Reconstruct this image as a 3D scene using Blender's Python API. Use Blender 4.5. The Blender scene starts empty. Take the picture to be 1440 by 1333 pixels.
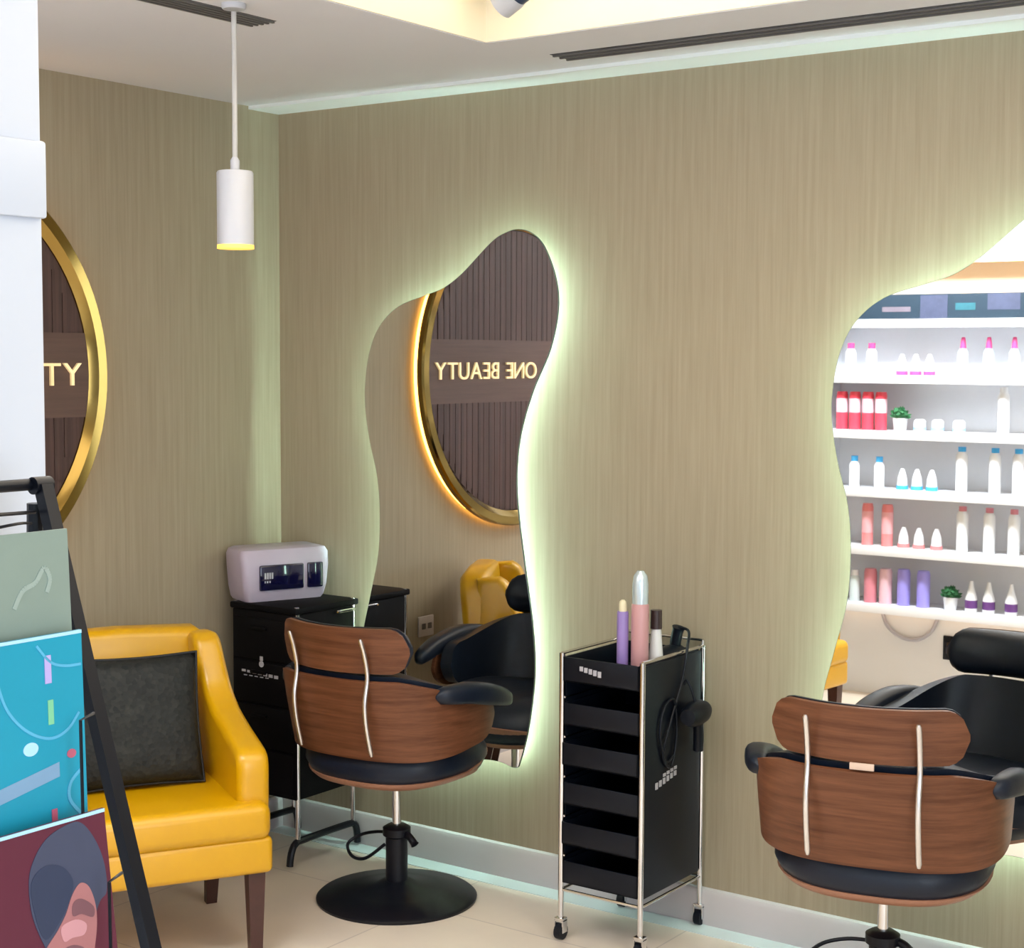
import bpy, bmesh, math, random
from mathutils import Vector, Matrix
random.seed(7)
PI = math.pi
sc = bpy.context.scene
col = sc.collection
# ------------------------------------------------------------------ room measures (metres)
L, D, CZ, H = 4.20, 4.40, 2.67, 1.78      # left wall at x=-L, mirror wall at y=D, ceiling, eye height
MIR_Y = 4.35

# ------------------------------------------------------------------ materials
def new_mat(name):
    m = bpy.data.materials.new(name); m.use_nodes = True
    return m, m.node_tree.nodes, m.node_tree.links, m.node_tree.nodes['Principled BSDF']

def mat(name, c, rough=.5, metal=0, noise=0, nscale=30, bump=0, spec=.5, coat=0, trans=0, alpha=1, sheen=0):
    m, N, K, b = new_mat(name)
    b.inputs['Base Color'].default_value = (*c, 1)
    b.inputs['Roughness'].default_value = rough
    b.inputs['Metallic'].default_value = metal
    b.inputs['Specular IOR Level'].default_value = spec
    b.inputs['Coat Weight'].default_value = coat
    b.inputs['Transmission Weight'].default_value = trans
    b.inputs['Sheen Weight'].default_value = sheen
    tc = N.new('ShaderNodeTexCoord'); nt = N.new('ShaderNodeTexNoise')
    nt.inputs['Scale'].default_value = nscale; nt.inputs['Detail'].default_value = 4
    K.new(tc.outputs['Object'], nt.inputs['Vector'])
    mx = N.new('ShaderNodeMix'); mx.data_type = 'RGBA'
    mx.inputs[6].default_value = (*[v * (1 - noise) for v in c], 1)
    mx.inputs[7].default_value = (*[min(1, v * (1 + noise)) for v in c], 1)
    K.new(nt.outputs['Fac'], mx.inputs[0]); K.new(mx.outputs[2], b.inputs['Base Color'])
    if bump:
        bp = N.new('ShaderNodeBump'); bp.inputs['Strength'].default_value = bump; bp.inputs['Distance'].default_value = .004
        K.new(nt.outputs['Fac'], bp.inputs['Height']); K.new(bp.outputs['Normal'], b.inputs['Normal'])
    return m

def emit(name, c, s):
    m, N, K, b = new_mat(name)
    b.inputs['Base Color'].default_value = (*c, 1)
    b.inputs['Emission Color'].default_value = (*c, 1)
    b.inputs['Emission Strength'].default_value = s
    return m

def streaked(name, c0, c1, scale, rough=.6, bump=.15, metal=0, spec=.3, axis_bump=True):
    """vertical or lengthwise streaks: noise stretched along one axis"""
    m, N, K, b = new_mat(name)
    tc = N.new('ShaderNodeTexCoord'); mp = N.new('ShaderNodeMapping'); mp.inputs['Scale'].default_value = scale
    n1 = N.new('ShaderNodeTexNoise'); n1.inputs['Scale'].default_value = 1; n1.inputs['Detail'].default_value = 6; n1.inputs['Roughness'].default_value = .65
    K.new(tc.outputs['Object'], mp.inputs['Vector']); K.new(mp.outputs['Vector'], n1.inputs['Vector'])
    r = N.new('ShaderNodeValToRGB'); r.color_ramp.elements[0].position = .3; r.color_ramp.elements[1].position = .7
    r.color_ramp.elements[0].color = (*c0, 1); r.color_ramp.elements[1].color = (*c1, 1)
    K.new(n1.outputs['Fac'], r.inputs['Fac']); K.new(r.outputs['Color'], b.inputs['Base Color'])
    b.inputs['Roughness'].default_value = rough; b.inputs['Specular IOR Level'].default_value = spec
    b.inputs['Metallic'].default_value = metal
    bp = N.new('ShaderNodeBump'); bp.inputs['Strength'].default_value = bump; bp.inputs['Distance'].default_value = .003
    K.new(n1.outputs['Fac'], bp.inputs['Height']); K.new(bp.outputs['Normal'], b.inputs['Normal'])
    return m

def floor_mat():
    m, N, K, b = new_mat('beige_floor_tile')
    tc = N.new('ShaderNodeTexCoord')
    br = N.new('ShaderNodeTexBrick'); br.inputs['Scale'].default_value = 1
    br.offset = 0; br.inputs['Brick Width'].default_value = .8; br.inputs['Row Height'].default_value = .8
    br.inputs['Mortar Size'].default_value = .003
    br.inputs['Color1'].default_value = (.84, .74, .62, 1); br.inputs['Color2'].default_value = (.80, .70, .59, 1)
    br.inputs['Mortar'].default_value = (.62, .54, .47, 1)
    K.new(tc.outputs['Object'], br.inputs['Vector'])
    n = N.new('ShaderNodeTexNoise'); n.inputs['Scale'].default_value = 2.2; n.inputs['Detail'].default_value = 7
    K.new(tc.outputs['Object'], n.inputs['Vector'])
    r = N.new('ShaderNodeValToRGB'); r.color_ramp.elements[0].position = .35; r.color_ramp.elements[1].position = .7
    r.color_ramp.elements[0].color = (.86, .86, .88, 1); r.color_ramp.elements[1].color = (1, 1, 1, 1)
    K.new(n.outputs['Fac'], r.inputs['Fac'])
    mx = N.new('ShaderNodeMix'); mx.data_type = 'RGBA'; mx.blend_type = 'MULTIPLY'; mx.inputs[0].default_value = 1
    K.new(br.outputs['Color'], mx.inputs[6]); K.new(r.outputs['Color'], mx.inputs[7]); K.new(mx.outputs[2], b.inputs['Base Color'])
    b.inputs['Roughness'].default_value = .28; b.inputs['Specular IOR Level'].default_value = .5
    return m

def leopard():
    """dark sequinned pillow cloth"""
    m, N, K, b = new_mat('dark_sequin_cloth')
    tc = N.new('ShaderNodeTexCoord'); v = N.new('ShaderNodeTexVoronoi'); v.inputs['Scale'].default_value = 75
    n = N.new('ShaderNodeTexNoise'); n.inputs['Scale'].default_value = 14; n.inputs['Detail'].default_value = 5
    K.new(tc.outputs['Object'], v.inputs['Vector']); K.new(tc.outputs['Object'], n.inputs['Vector'])
    r = N.new('ShaderNodeValToRGB'); e = r.color_ramp.elements
    e[0].position = .35; e[0].color = (.002, .0025, .003, 1); e[1].position = .8; e[1].color = (.045, .048, .040, 1)
    x = r.color_ramp.elements.new(.62); x.color = (.008, .010, .010, 1)
    K.new(n.outputs['Fac'], r.inputs['Fac'])
    mx = N.new('ShaderNodeMix'); mx.data_type = 'RGBA'; mx.inputs[0].default_value = .5
    r2 = N.new('ShaderNodeValToRGB'); r2.color_ramp.elements[0].color = (.012, .014, .016, 1); r2.color_ramp.elements[1].color = (.040, .042, .036, 1)
    K.new(v.outputs['Color'], r2.inputs['Fac']); K.new(r.outputs['Color'], mx.inputs[6]); K.new(r2.outputs['Color'], mx.inputs[7])
    K.new(mx.outputs[2], b.inputs['Base Color'])
    b.inputs['Roughness'].default_value = .6; b.inputs['Specular IOR Level'].default_value = .25
    bp = N.new('ShaderNodeBump'); bp.inputs['Strength'].default_value = .5; bp.inputs['Distance'].default_value = .003
    K.new(v.outputs['Distance'], bp.inputs['Height']); K.new(bp.outputs['Normal'], b.inputs['Normal'])
    return m

M = {}
M['wallpaper'] = streaked('beige_streaked_wallpaper', (.300, .250, .172), (.375, .318, .226), (75, 75, 2.2), .62, .08)
M['floor'] = floor_mat()
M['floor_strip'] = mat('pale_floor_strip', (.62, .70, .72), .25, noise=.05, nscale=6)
M['ceiling'] = mat('ceiling_paint', (.70, .715, .77), .8, noise=.02, nscale=3)
M['cream'] = mat('warm_lit_cove_cream', (.86, .81, .68), .7, noise=.02, nscale=4)  # warm LED light in the tray is partly put into this cream
M['white'] = mat('white_paint', (.80, .82, .86), .55, noise=.02, nscale=4)
M['pillar'] = mat('cool_white_laminate', (.64, .69, .78), .4, noise=.02, nscale=5)
M['trim'] = mat('pale_ceiling_strip', (.84, .90, .93), .5, noise=.02, nscale=5)
M['skirting'] = mat('grey_skirting_paint', (.52, .485, .49), .45, noise=.05, nscale=8)
M['slot'] = mat('dark_vent_metal', (.05, .055, .065), .5, noise=.2)
M['vent'] = mat('grey_vent_metal', (.12, .115, .115), .5, noise=.15)
M['mirror'] = mat('mirror_silver', (.93, .94, .93), .012, 1)
M['mirror_edge'] = mat('mirror_glass_edge', (.10, .13, .12), .2)
M['backing'] = mat('mirror_backing_board', (.7, .72, .7), .6, noise=.03)
M['led_green'] = emit('cool_green_led', (.66, 1.0, .86), 125)
M['led_gold'] = emit('amber_led', (1.0, .50, .10), 9)
M['led_warm'] = emit('warm_white_led', (1.0, .84, .58), 10)
M['led_shelf'] = emit('shelf_amber_led', (1.0, .66, .36), 9)
M['gold'] = mat('polished_gold', (.27, .18, .05), .13, 1, noise=.06, nscale=10)
M['letters'] = mat('glowing_gold_letters', (.85, .68, .36), .3, .55, noise=.05)
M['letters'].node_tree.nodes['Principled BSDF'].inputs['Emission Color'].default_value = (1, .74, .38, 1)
M['letters'].node_tree.nodes['Principled BSDF'].inputs['Emission Strength'].default_value = .55  # faint warm glow added to the gold of the letters
M['slat'] = streaked('dark_walnut_slats', (.045, .026, .024), (.105, .060, .052), (4, 60, 1.2), .5, .3)
M['band'] = streaked('walnut_band', (.095, .058, .048), (.13, .078, .062), (4, 2, 50), .45, .1)
M['walnut'] = streaked('walnut_plywood', (.080, .026, .010), (.185, .072, .034), (3.0, 6, 55), .42, .08, spec=.3)
M['plyedge'] = mat('pale_plywood_edge', (.32, .15, .09), .45, noise=.15, nscale=80)
M['black_leather'] = mat('navy_black_leather', (.005, .010, .022), .40, noise=.25, nscale=25, bump=.2, spec=.35)
M['black_metal'] = mat('matt_black_metal', (.003, .004, .008), .36, noise=.2, spec=.3)
M['black_plastic'] = mat('black_plastic', (.003, .005, .010), .42, noise=.2, nscale=12, spec=.25)
M['dull_black'] = mat('dull_black_lacquer', (.002, .002, .003), .6, noise=.2, nscale=12, spec=.12)
M['chrome'] = mat('chrome', (.75, .75, .76), .14, 1)
M['satin_chrome'] = mat('satin_chrome', (.74, .74, .76), .30, 1)
M['yellow'] = mat('yellow_leatherette', (.60, .315, .0), .30, noise=.06, nscale=9, bump=.12, spec=.65)
M['leg'] = mat('dark_walnut_leg', (.05, .016, .012), .4, noise=.3, nscale=30)
M['sequin'] = leopard()
M['piping'] = mat('black_piping', (.006, .006, .008), .6, noise=.2)
M['lamp_white'] = mat('white_lamp_enamel', (.50, .52, .58), .3, noise=.02)
M['cord'] = mat('white_cord', (.46, .46, .46), .5, noise=.03)
M['lamp_glow'] = emit('warm_lamp_glow', (1, .62, .12), 1.1)
M['steril'] = mat('lilac_white_plastic', (.44, .39, .49), .35, noise=.03)
M['navy_glass'] = mat('dark_blue_glass', (.004, .004, .03), .08, noise=.2, spec=.6)
M['panel_grey'] = mat('grey_print', (.42, .42, .46), .5, noise=.2, nscale=60)
M['socket'] = mat('white_socket_plastic', (.60, .56, .53), .45, noise=.03)

# ------------------------------------------------------------------ mesh helpers
def nb(): return bmesh.new()

def box(bm, x0, x1, y0, y1, z0, z1, bev=0, seg=2, mtx=None):
    t = bmesh.new(); bmesh.ops.create_cube(t, size=1)
    for v in t.verts:
        v.co = Vector(((x0 + x1) / 2 + v.co.x * (x1 - x0), (y0 + y1) / 2 + v.co.y * (y1 - y0), (z0 + z1) / 2 + v.co.z * (z1 - z0)))
    if bev: bmesh.ops.bevel(t, geom=t.edges[:], offset=bev, segments=seg, profile=.5, affect='EDGES')
    merge(bm, t, mtx); return bm

def merge(bm, t, mtx=None):
    if mtx is not None: bmesh.ops.transform(t, matrix=mtx, verts=t.verts)
    me = bpy.data.meshes.new('tmp'); t.to_mesh(me); bm.from_mesh(me); bpy.data.meshes.remove(me); t.free()

def tube(bm, pts, r, seg=10, closed=False, caps=True):
    pts = [Vector(p) for p in pts]; n = len(pts)
    rs = r if isinstance(r, (list, tuple)) else [r] * n
    rings = []; prev = None
    for i, p in enumerate(pts):
        if closed: d = pts[(i + 1) % n] - pts[i - 1]
        else: d = pts[min(i + 1, n - 1)] - pts[max(i - 1, 0)]
        d.normalize()
        if prev is None:
            a = Vector((0, 0, 1)) if abs(d.z) < .9 else Vector((1, 0, 0))
            u = d.cross(a).normalized()
        else:
            u = (prev - d * prev.dot(d)).normalized()
        prev = u; w = d.cross(u)
        rings.append([bm.verts.new(p + rs[i] * (math.cos(2 * PI * k / seg) * u + math.sin(2 * PI * k / seg) * w)) for k in range(seg)])
    m = n if closed else n - 1
    for i in range(m):
        a, b = rings[i], rings[(i + 1) % n]
        for k in range(seg): bm.faces.new((a[k], a[(k + 1) % seg], b[(k + 1) % seg], b[k]))
    if caps and not closed:
        bm.faces.new(rings[0][::-1]); bm.faces.new(rings[-1])
    return bm

def smooth(pts, k=8, closed=False):
    """Catmull-Rom through points of any dimension"""
    n = len(pts); out = []
    rng = n if closed else n - 1
    for i in range(rng):
        g = lambda j: pts[j % n] if closed else pts[max(0, min(n - 1, j))]
        p0, p1, p2, p3 = g(i - 1), g(i), g(i + 1), g(i + 2)
        for s in range(k):
            t = s / k
            out.append(tuple(.5 * ((2 * b) + (-a + c) * t + (2 * a - 5 * b + 4 * c - d) * t * t + (-a + 3 * b - 3 * c + d) * t ** 3) for a, b, c, d in zip(p0, p1, p2, p3)))
    if not closed: out.append(tuple(pts[-1]))
    return out

def lathe(bm, prof, c=(0, 0, 0), seg=32, mtx=None):
    t = bmesh.new(); rings = []
    for r, z in prof:
        rings.append([t.verts.new((max(r, 1e-4) * math.cos(2 * PI * k / seg), max(r, 1e-4) * math.sin(2 * PI * k / seg), z)) for k in range(seg)])
    for a, b in zip(rings, rings[1:]):
        for k in range(seg): t.faces.new((a[k], a[(k + 1) % seg], b[(k + 1) % seg], b[k]))
    t.faces.new(rings[0][::-1]); t.faces.new(rings[-1])
    bmesh.ops.recalc_face_normals(t, faces=t.faces)
    merge(bm, t, Matrix.Translation(c) @ (mtx or Matrix.Identity(4))); return bm

def prism(bm, pts, plane, a, b, bev=0, seg=2, mtx=None):
    """outline in a plane, extruded from a to b along the remaining axis. plane 'xz' -> y, 'yz' -> x, 'xy' -> z"""
    f = {'xz': lambda p, h: (p[0], h, p[1]), 'yz': lambda p, h: (h, p[0], p[1]), 'xy': lambda p, h: (p[0], p[1], h)}[plane]
    t = bmesh.new()
    A = [t.verts.new(f(p, a)) for p in pts]; B = [t.verts.new(f(p, b)) for p in pts]
    t.faces.new(A); t.faces.new(B[::-1]); n = len(pts)
    for i in range(n): t.faces.new((A[i], B[i], B[(i + 1) % n], A[(i + 1) % n]))
    bmesh.ops.recalc_face_normals(t, faces=t.faces)
    if bev:
        ed = [e for e in t.edges if abs(sum((e.verts[0].co - e.verts[1].co)[k] * (1 if {'xz': 1, 'yz': 0, 'xy': 2}[plane] == k else 0) for k in range(3))) < 1e-6]
        bmesh.ops.bevel(t, geom=ed, offset=bev, segments=seg, profile=.5, affect='EDGES')
    merge(bm, t, mtx); return bm

def loft(bm, rings, closed=True, cap=True):
    """rings: lists of points, equal counts"""
    R = [[bm.verts.new(p) for p in r] for r in rings]; n = len(R[0])
    for a, b in zip(R, R[1:]):
        for k in range(n if closed else n - 1): bm.faces.new((a[k], a[(k + 1) % n], b[(k + 1) % n], b[k]))
    if cap: bm.faces.new(R[0][::-1]); bm.faces.new(R[-1])
    return bm

def sheet(bm, fn, nu, nv, th):
    """curved board: fn(u,v) -> point, thickened along its normal by th"""
    P = [[Vector(fn(i / nu, j / nv)) for j in range(nv + 1)] for i in range(nu + 1)]
    Q = []
    for i in range(nu + 1):
        row = []
        for j in range(nv + 1):
            du = P[min(i + 1, nu)][j] - P[max(i - 1, 0)][j]; dv = P[i][min(j + 1, nv)] - P[i][max(j - 1, 0)]
            n = du.cross(dv)
            n = n.normalized() if n.length > 1e-9 else Vector((0, 1, 0))
            row.append(P[i][j] + n * th)
        Q.append(row)
    a = [[bm.verts.new(p) for p in r] for r in P]; b = [[bm.verts.new(p) for p in r] for r in Q]
    for i in range(nu):
        for j in range(nv):
            bm.faces.new((a[i][j], a[i + 1][j], a[i + 1][j + 1], a[i][j + 1]))
            bm.faces.new((b[i][j], b[i][j + 1], b[i + 1][j + 1], b[i + 1][j]))
    for i in range(nu):
        bm.faces.new((a[i][0], b[i][0], b[i + 1][0], a[i + 1][0])); bm.faces.new((a[i][nv], a[i + 1][nv], b[i + 1][nv], b[i][nv]))
    for j in range(nv):
        bm.faces.new((a[0][j], a[0][j + 1], b[0][j + 1], b[0][j])); bm.faces.new((a[nu][j], b[nu][j], b[nu][j + 1], a[nu][j + 1]))
    return bm

def obj(name, bm, m, parent=None, ang=35, loc=None):
    bmesh.ops.recalc_face_normals(bm, faces=bm.faces)
    me = bpy.data.meshes.new(name); bm.to_mesh(me); bm.free()
    me.polygons.foreach_set('use_smooth', [True] * len(me.polygons))
    me.set_sharp_from_angle(angle=math.radians(ang))
    o = bpy.data.objects.new(name, me); col.objects.link(o)
    me.materials.append(M[m] if isinstance(m, str) else m)
    if parent: o.parent = parent
    if loc: o.location = loc
    return o

def tag(o, label, cat, group=None):
    o['label'] = label; o['category'] = cat
    if group: o['group'] = group
    return o

def thing(name, label, cat, loc=(0, 0, 0), rz=0, group=None):
    o = bpy.data.objects.new(name, None); o.empty_display_size = .1; col.objects.link(o)
    o.location = loc; o.rotation_euler = (0, 0, rz)
    return tag(o, label, cat, group)

def struct(name, bm, m, parent=None, ang=35):
    o = obj(name, bm, m, parent, ang)
    if not parent: o['kind'] = 'structure'
    return o

def dup(root, loc, rz=0, label=None, group=None):
    def cp(o, par):
        c = o.copy(); col.objects.link(c)
        if par is not None: c.parent = par
        for ch in o.children: cp(ch, c)
        return c
    r = cp(root, None); r.location = loc; r.rotation_euler = (0, 0, rz)
    if label: r['label'] = label
    if group: r['group'] = group
    return r

def B(*a, **k): return box(nb(), *a, **k)
RX = Matrix.Rotation(PI / 2, 4, 'X')

# ================================================================== THE ROOM
struct('floor', B(-L - .1, 3.3, -3.2, D + .1, -.1, 0), 'floor')
struct('floor_edge_strip', B(-L, 3.2, D - .095, D, -.001, .0025), 'floor_strip')  # thin pale strip along the foot of the mirror wall
o = bpy.data.objects['floor_edge_strip']; o.name = 'trim_4'
struct('wall_left', B(-L - .1, -L, .6, D + .1, 0, CZ), 'wallpaper')
struct('wall_mirror', B(-L - .1, 3.3, D, D + .1, 0, CZ), 'wallpaper')
struct('wall_right', B(3.2, 3.3, -3.2, D, 0, CZ), 'white')
struct('wall_shelf', B(-L - .1, -1.64, .6, .70, 0, CZ), 'white')
struct('wall_side', B(-1.75, -1.65, -3.2, .6, 0, CZ), 'white')
# ceiling with a raised light tray cut into it
TX0, TX1, TY0, TY1, TZ = -2.80, 1.9, 1.1, 3.785, CZ + .125
bm = nb()
box(bm, -L - .1, TX0, -3.2, D + .1, CZ, CZ + .3); box(bm, TX1, 3.3, -3.2, D + .1, CZ, CZ + .3)
box(bm, TX0, TX1, TY1, D + .1, CZ, CZ + .3); box(bm, TX0, TX1, -3.2, TY0, CZ, CZ + .3)
struct('ceiling', bm, 'ceiling')
bm = nb()
box(bm, TX0, TX0 + .006, TY0, TY1, CZ + .002, TZ); box(bm, TX1 - .006, TX1, TY0, TY1, CZ + .002, TZ)
box(bm, TX0, TX1, TY1 - .006, TY1, CZ + .002, TZ); box(bm, TX0, TX1, TY0, TY0 + .006, CZ + .002, TZ)
box(bm, TX0, TX1, TY0, TY1, TZ, TZ + .05)
struct('trim_1', bm, 'cream')
# pale strip at the ceiling edge of the mirror wall and skirting board with a rounded cap
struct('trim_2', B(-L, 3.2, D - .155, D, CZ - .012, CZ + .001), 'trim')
bm = nb(); prism(bm, [(D, 0), (D - .018, 0), (D - .018, .10), (D - .012, .113), (D, .117)], 'yz', -L, 3.2)
struct('baseboard_mirror', bm, 'skirting')
bm = nb(); prism(bm, [(-L, 0), (-L + .018, 0), (-L + .018, .10), (-L + .012, .113), (-L, .117)], 'xz', .7, D - .018)
struct('baseboard_left', bm, 'skirting')
# pillar at the end of the shelf wall with a thin cover plate round its top
struct('trim_3', B(-1.66, -1.363, .58, 1.08, 0, CZ, bev=.003), 'pillar')
tag(obj('cover_plate', B(-1.363, -1.355, .80, 1.0805, 1.917, 1.995, bev=.003), 'pillar'), 'thin white cover plate fixed on the white pillar at the left edge', 'cover plate')

# slot diffusers in the ceiling
def diffuser(label, x0, x1, y0, y1, along, m, n):
    t = thing('ceiling_vent', label, 'vent', ((x0 + x1) / 2, (y0 + y1) / 2, CZ))
    w, h = (x1 - x0) / 2, (y1 - y0) / 2
    obj('vent_back', B(-w, w, -h, h, -.0015, .001), m, t)
    bm = nb()
    for k in range(n):
        f = (k + .5) / n
        if along == 'y': xx = -w + 2 * w * f; box(bm, xx - .004, xx + .004, -h, h, -.006, -.001)
        else: yy = -h + 2 * h * f; box(bm, -w, w, yy - .004, yy + .004, -.006, -.001)
    obj('vent_blades', bm, 'vent', t)
    return t
diffuser('long dark slot vent in the ceiling along the mirror wall', -2.74, 2.6, 4.025, 4.135, 'x', 'slot', 3)
diffuser('short grey louvred vent in the ceiling beside the hanging lamp', -3.175, -3.075, 1.9, 3.215, 'y', 'vent', 5)

# pendant lamp
t = thing('pendant_lamp', 'slim white cylinder pendant lamp hanging from the ceiling near the corner', 'lamp', (-3.018, 3.0, 0))
obj('ceiling_rose', lathe(nb(), [(.001, CZ), (.032, CZ), (.032, CZ - .008), (.028, CZ - .014), (.001, CZ - .014)][::-1], seg=28), 'lamp_white', t)
obj('cord', tube(nb(), [(0, 0, CZ - .02), (0.001, 0, 2.4), (0, 0, 2.25)], .0068, 10), 'cord', t)
obj('lamp_shade', lathe(nb(), [(.001, 2.252), (.044, 2.248), (.047, 2.243), (.047, 2.058), (.043, 2.058), (.041, 2.07), (.001, 2.075)], seg=36), 'lamp_white', t)
obj('collar', lathe(nb(), [(.012, 2.245), (.012, 2.275), (.006, 2.285)], seg=16), 'lamp_white', t)
obj('glow_ring', lathe(nb(), [(.030, 2.060), (.0472, 2.060), (.0474, 2.050), (.030, 2.052)], seg=36), 'lamp_glow', t)

# small spotlight in the light tray
t = thing('spotlight', 'small white and dark blue spotlight in the cream ceiling tray', 'spotlight', (-2.575, 3.60, 0))
obj('bracket', tube(nb(), [(0, 0, TZ), (0, 0, TZ - .03)], .012, 12), 'lamp_white', t)
R_ = Matrix.Translation((0, 0, TZ - .05)) @ Matrix.Rotation(math.radians(60), 4, 'Y')
obj('lamp_housing', lathe(nb(), [(.02, -.05), (.040, -.045), (.042, .0), (.040, .012)], seg=24, mtx=R_), 'lamp_white', t)
obj('lamp_head', lathe(nb(), [(.039, .012), (.041, .05), (.036, .055), (.030, .03)], seg=24, mtx=R_), mat('navy_lamp_face', (.02, .04, .09), .3), t)

# warm LED lines in the tray
for i, (a, b_, lab) in enumerate([((TX0 + .10, TX0 + .12, TY0 + .15, TY1 - .15), 0, 'warm LED line above the left edge of the ceiling tray'),
                          ((TX0 + .15, TX1 - .15, TY1 - .12, TY1 - .10), 0, 'warm LED line above the tray edge nearest the mirror wall')]):
    tag(obj('led_strip', B(*a, TZ - .014, TZ - .002), 'led_warm'), lab, 'light strip')

# ================================================================== MIRRORS (same wavy outline twice)
OUT = [(-3.079, 2.192), (-3.135, 2.182), (-3.194, 2.152), (-3.312, 2.055), (-3.39, 2.008), (-3.465, 1.985), (-3.59, 1.947),
       (-3.675, 1.880), (-3.722, 1.79), (-3.742, 1.68), (-3.742, 1.59), (-3.722, 1.476), (-3.688, 1.352), (-3.676, 1.225), (-3.684, 1.074),
       (-3.722, .918), (-3.752, .80), (-3.765, .68), (-3.745, .55), (-3.66, .43), (-3.54, .375), (-3.41, .37), (-3.30, .388),
       (-3.216, .408), (-3.15, .410), (-3.083, .399), (-3.062, .43), (-3.03, .545), (-3.007, .72), (-3.016, .887), (-3.047, 1.074), (-3.073, 1.239),
       (-3.084, 1.38), (-3.068, 1.522), (-3.020, 1.663), (-2.952, 1.802), (-2.923, 1.93), (-2.934, 2.031), (-2.978, 2.130), (-3.025, 2.175)]
OX = -3.35
def inset(pts, d):
    n = len(pts); out = []
    for i in range(n):
        a, b_, c = Vector(pts[i - 2]), Vector(pts[i]), Vector(pts[(i + 2) % n])
        t_ = (c - a).normalized(); nrm = Vector((-t_.y, t_.x))
        out.append(tuple(b_ + nrm * d))
    return out
outl = smooth([(x - OX, z) for x, z in OUT], 6, True)
def area(p): return sum(p[i - 1][0] * p[i][1] - p[i][0] * p[i - 1][1] for i in range(len(p))) / 2
if area(outl) < 0: outl = outl[::-1]
mr = thing('wall_mirror_glass', 'tall wavy frameless mirror with green halo light beside the corner', 'mirror', (OX, MIR_Y, 0), 0)
mr.name = 'backlit_mirror'
obj('mirror_rim', prism(nb(), outl, 'xz', .0004, .006), 'mirror_edge', mr)
g = prism(nb(), inset(outl, .0015), 'xz', -.0008, .0004)
obj('mirror_glass', g, 'mirror', mr)
ins = inset(outl, .078)
obj('backing_board', prism(nb(), ins, 'xz', .006, D - MIR_Y), 'backing', mr)
bm = nb(); o1, o2 = inset(outl, .078), inset(outl, .075)
n = len(o1); YL0, YL1 = .016, .026
V = [[bm.verts.new((p[0], y, p[1])) for p in q] for q, y in ((o1, YL0), (o2, YL0), (o2, YL1), (o1, YL1))]
for a, b_ in ((0, 1), (1, 2), (2, 3), (3, 0)):
    for i in range(n): bm.faces.new((V[a][i], V[a][(i + 1) % n], V[b_][(i + 1) % n], V[b_][i]))
obj('led_strip', bm, 'led_green', mr)
dup(mr, (OX + 1.777, MIR_Y, 0), 0, 'wavy halo-lit mirror at the right edge reflecting product shelves')

# ================================================================== ROUND SIGN
SX, SY, SZ, SR = -4.2, 2.846, 1.710, .685
sg = thing('round_sign', 'round dark wood sign with gold ring frame on the left wall', 'sign', (SX, SY, SZ))
RY = Matrix.Rotation(PI / 2, 4, 'Y')
def ring(prof, seg=96):
    """closed profile (radius, height from the wall)"""
    t = nb(); rs = []
    for k in range(seg):
        a = 2 * PI * k / seg
        rs.append([t.verts.new((h, r * math.cos(a), r * math.sin(a))) for r, h in prof])
    m_ = len(prof)
    for k in range(seg):
        for j in range(m_): t.faces.new((rs[k][j], rs[(k + 1) % seg][j], rs[(k + 1) % seg][(j + 1) % m_], rs[k][(j + 1) % m_]))
    return t
obj('gold_frame', ring([(SR - .01, .028), (SR, .034), (SR, .058), (SR - .007, .066), (SR - .040, .066), (SR - .052, .056), (SR - .066, .046), (SR - .068, .028)]), 'gold', sg)
obj('led_strip', ring([(SR - .026, .006), (SR - .014, .006), (SR - .014, .018), (SR - .026, .018)]), 'led_gold', sg)
obj('mounting_ring', ring([(SR - .075, .0), (SR - .045, .0), (SR - .045, .029), (SR - .075, .029)]), 'black_metal', sg)
# slatted panels above and below a plain band
def chord(z0, z1, n=40, r=SR - .066):
    pts = []
    for k in range(n + 1):
        z = z0 + (z1 - z0) * k / n; pts.append((math.sqrt(max(r * r - z * z, 1e-6)), z))
    return pts + [(-y, z) for y, z in pts[::-1]]
bz0, bz1 = -.135, .135
for nm, z0, z1 in (('slat_panel', bz1, SR - .070), ('slat_panel', -SR + .070, bz0)):
    bm = nb(); prism(bm, chord(z0, z1), 'yz', .026, .040)
    y = -.60
    while y < .60:
        r = SR - .07
        yy = max(abs(y), abs(y + .037)); zz = math.sqrt(max(r * r - yy * yy, 0))
        a, b_ = (z0, min(z1, zz)) if z0 > 0 else (max(z0, -zz), z1)
        if b_ - a > .02: box(bm, .040, .044, y, y + .037, a, b_)
        y += .040
    obj(nm, bm, 'slat', sg)
obj('band_panel', prism(nb(), chord(bz0, bz1), 'yz', .026, .045), 'band', sg)
# gold lettering
def letters(txt, size):
    cu = bpy.data.curves.new('t', 'FONT'); cu.body = txt; cu.size = size; cu.extrude = .004; cu.space_character = 1.05
    cu.align_x = 'LEFT'
    ob = bpy.data.objects.new('t', cu); col.objects.link(ob)
    dg = bpy.context.evaluated_depsgraph_get(); me = bpy.data.meshes.new_from_object(ob.evaluated_get(dg))
    bpy.data.objects.remove(ob); bpy.data.curves.remove(cu); return me
x = 0; text = 'ONE BEAUTY'
spans = []
for ch in text:
    if ch == ' ': x += .040; continue
    me = letters(ch, .104)
    xs = [v.co.x for v in me.vertices]; w = max(xs) - min(xs)
    for v in me.vertices: v.co.x -= min(xs)
    spans.append((ch, me, x)); x += w + .0095
tot = x - .0095
scale = .735 / tot
for ch, me, x0 in spans:
    me.name = 'letter'; me.materials.clear(); me.materials.append(M['letters'])
    for v in me.vertices:
        v.co = Vector((v.co.z + .0495, .585 - .735 + (x0 + v.co.x) * scale, v.co.y - .0375 + .005))
    o = bpy.data.objects.new('letter', me); col.objects.link(o); o.parent = sg

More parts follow.
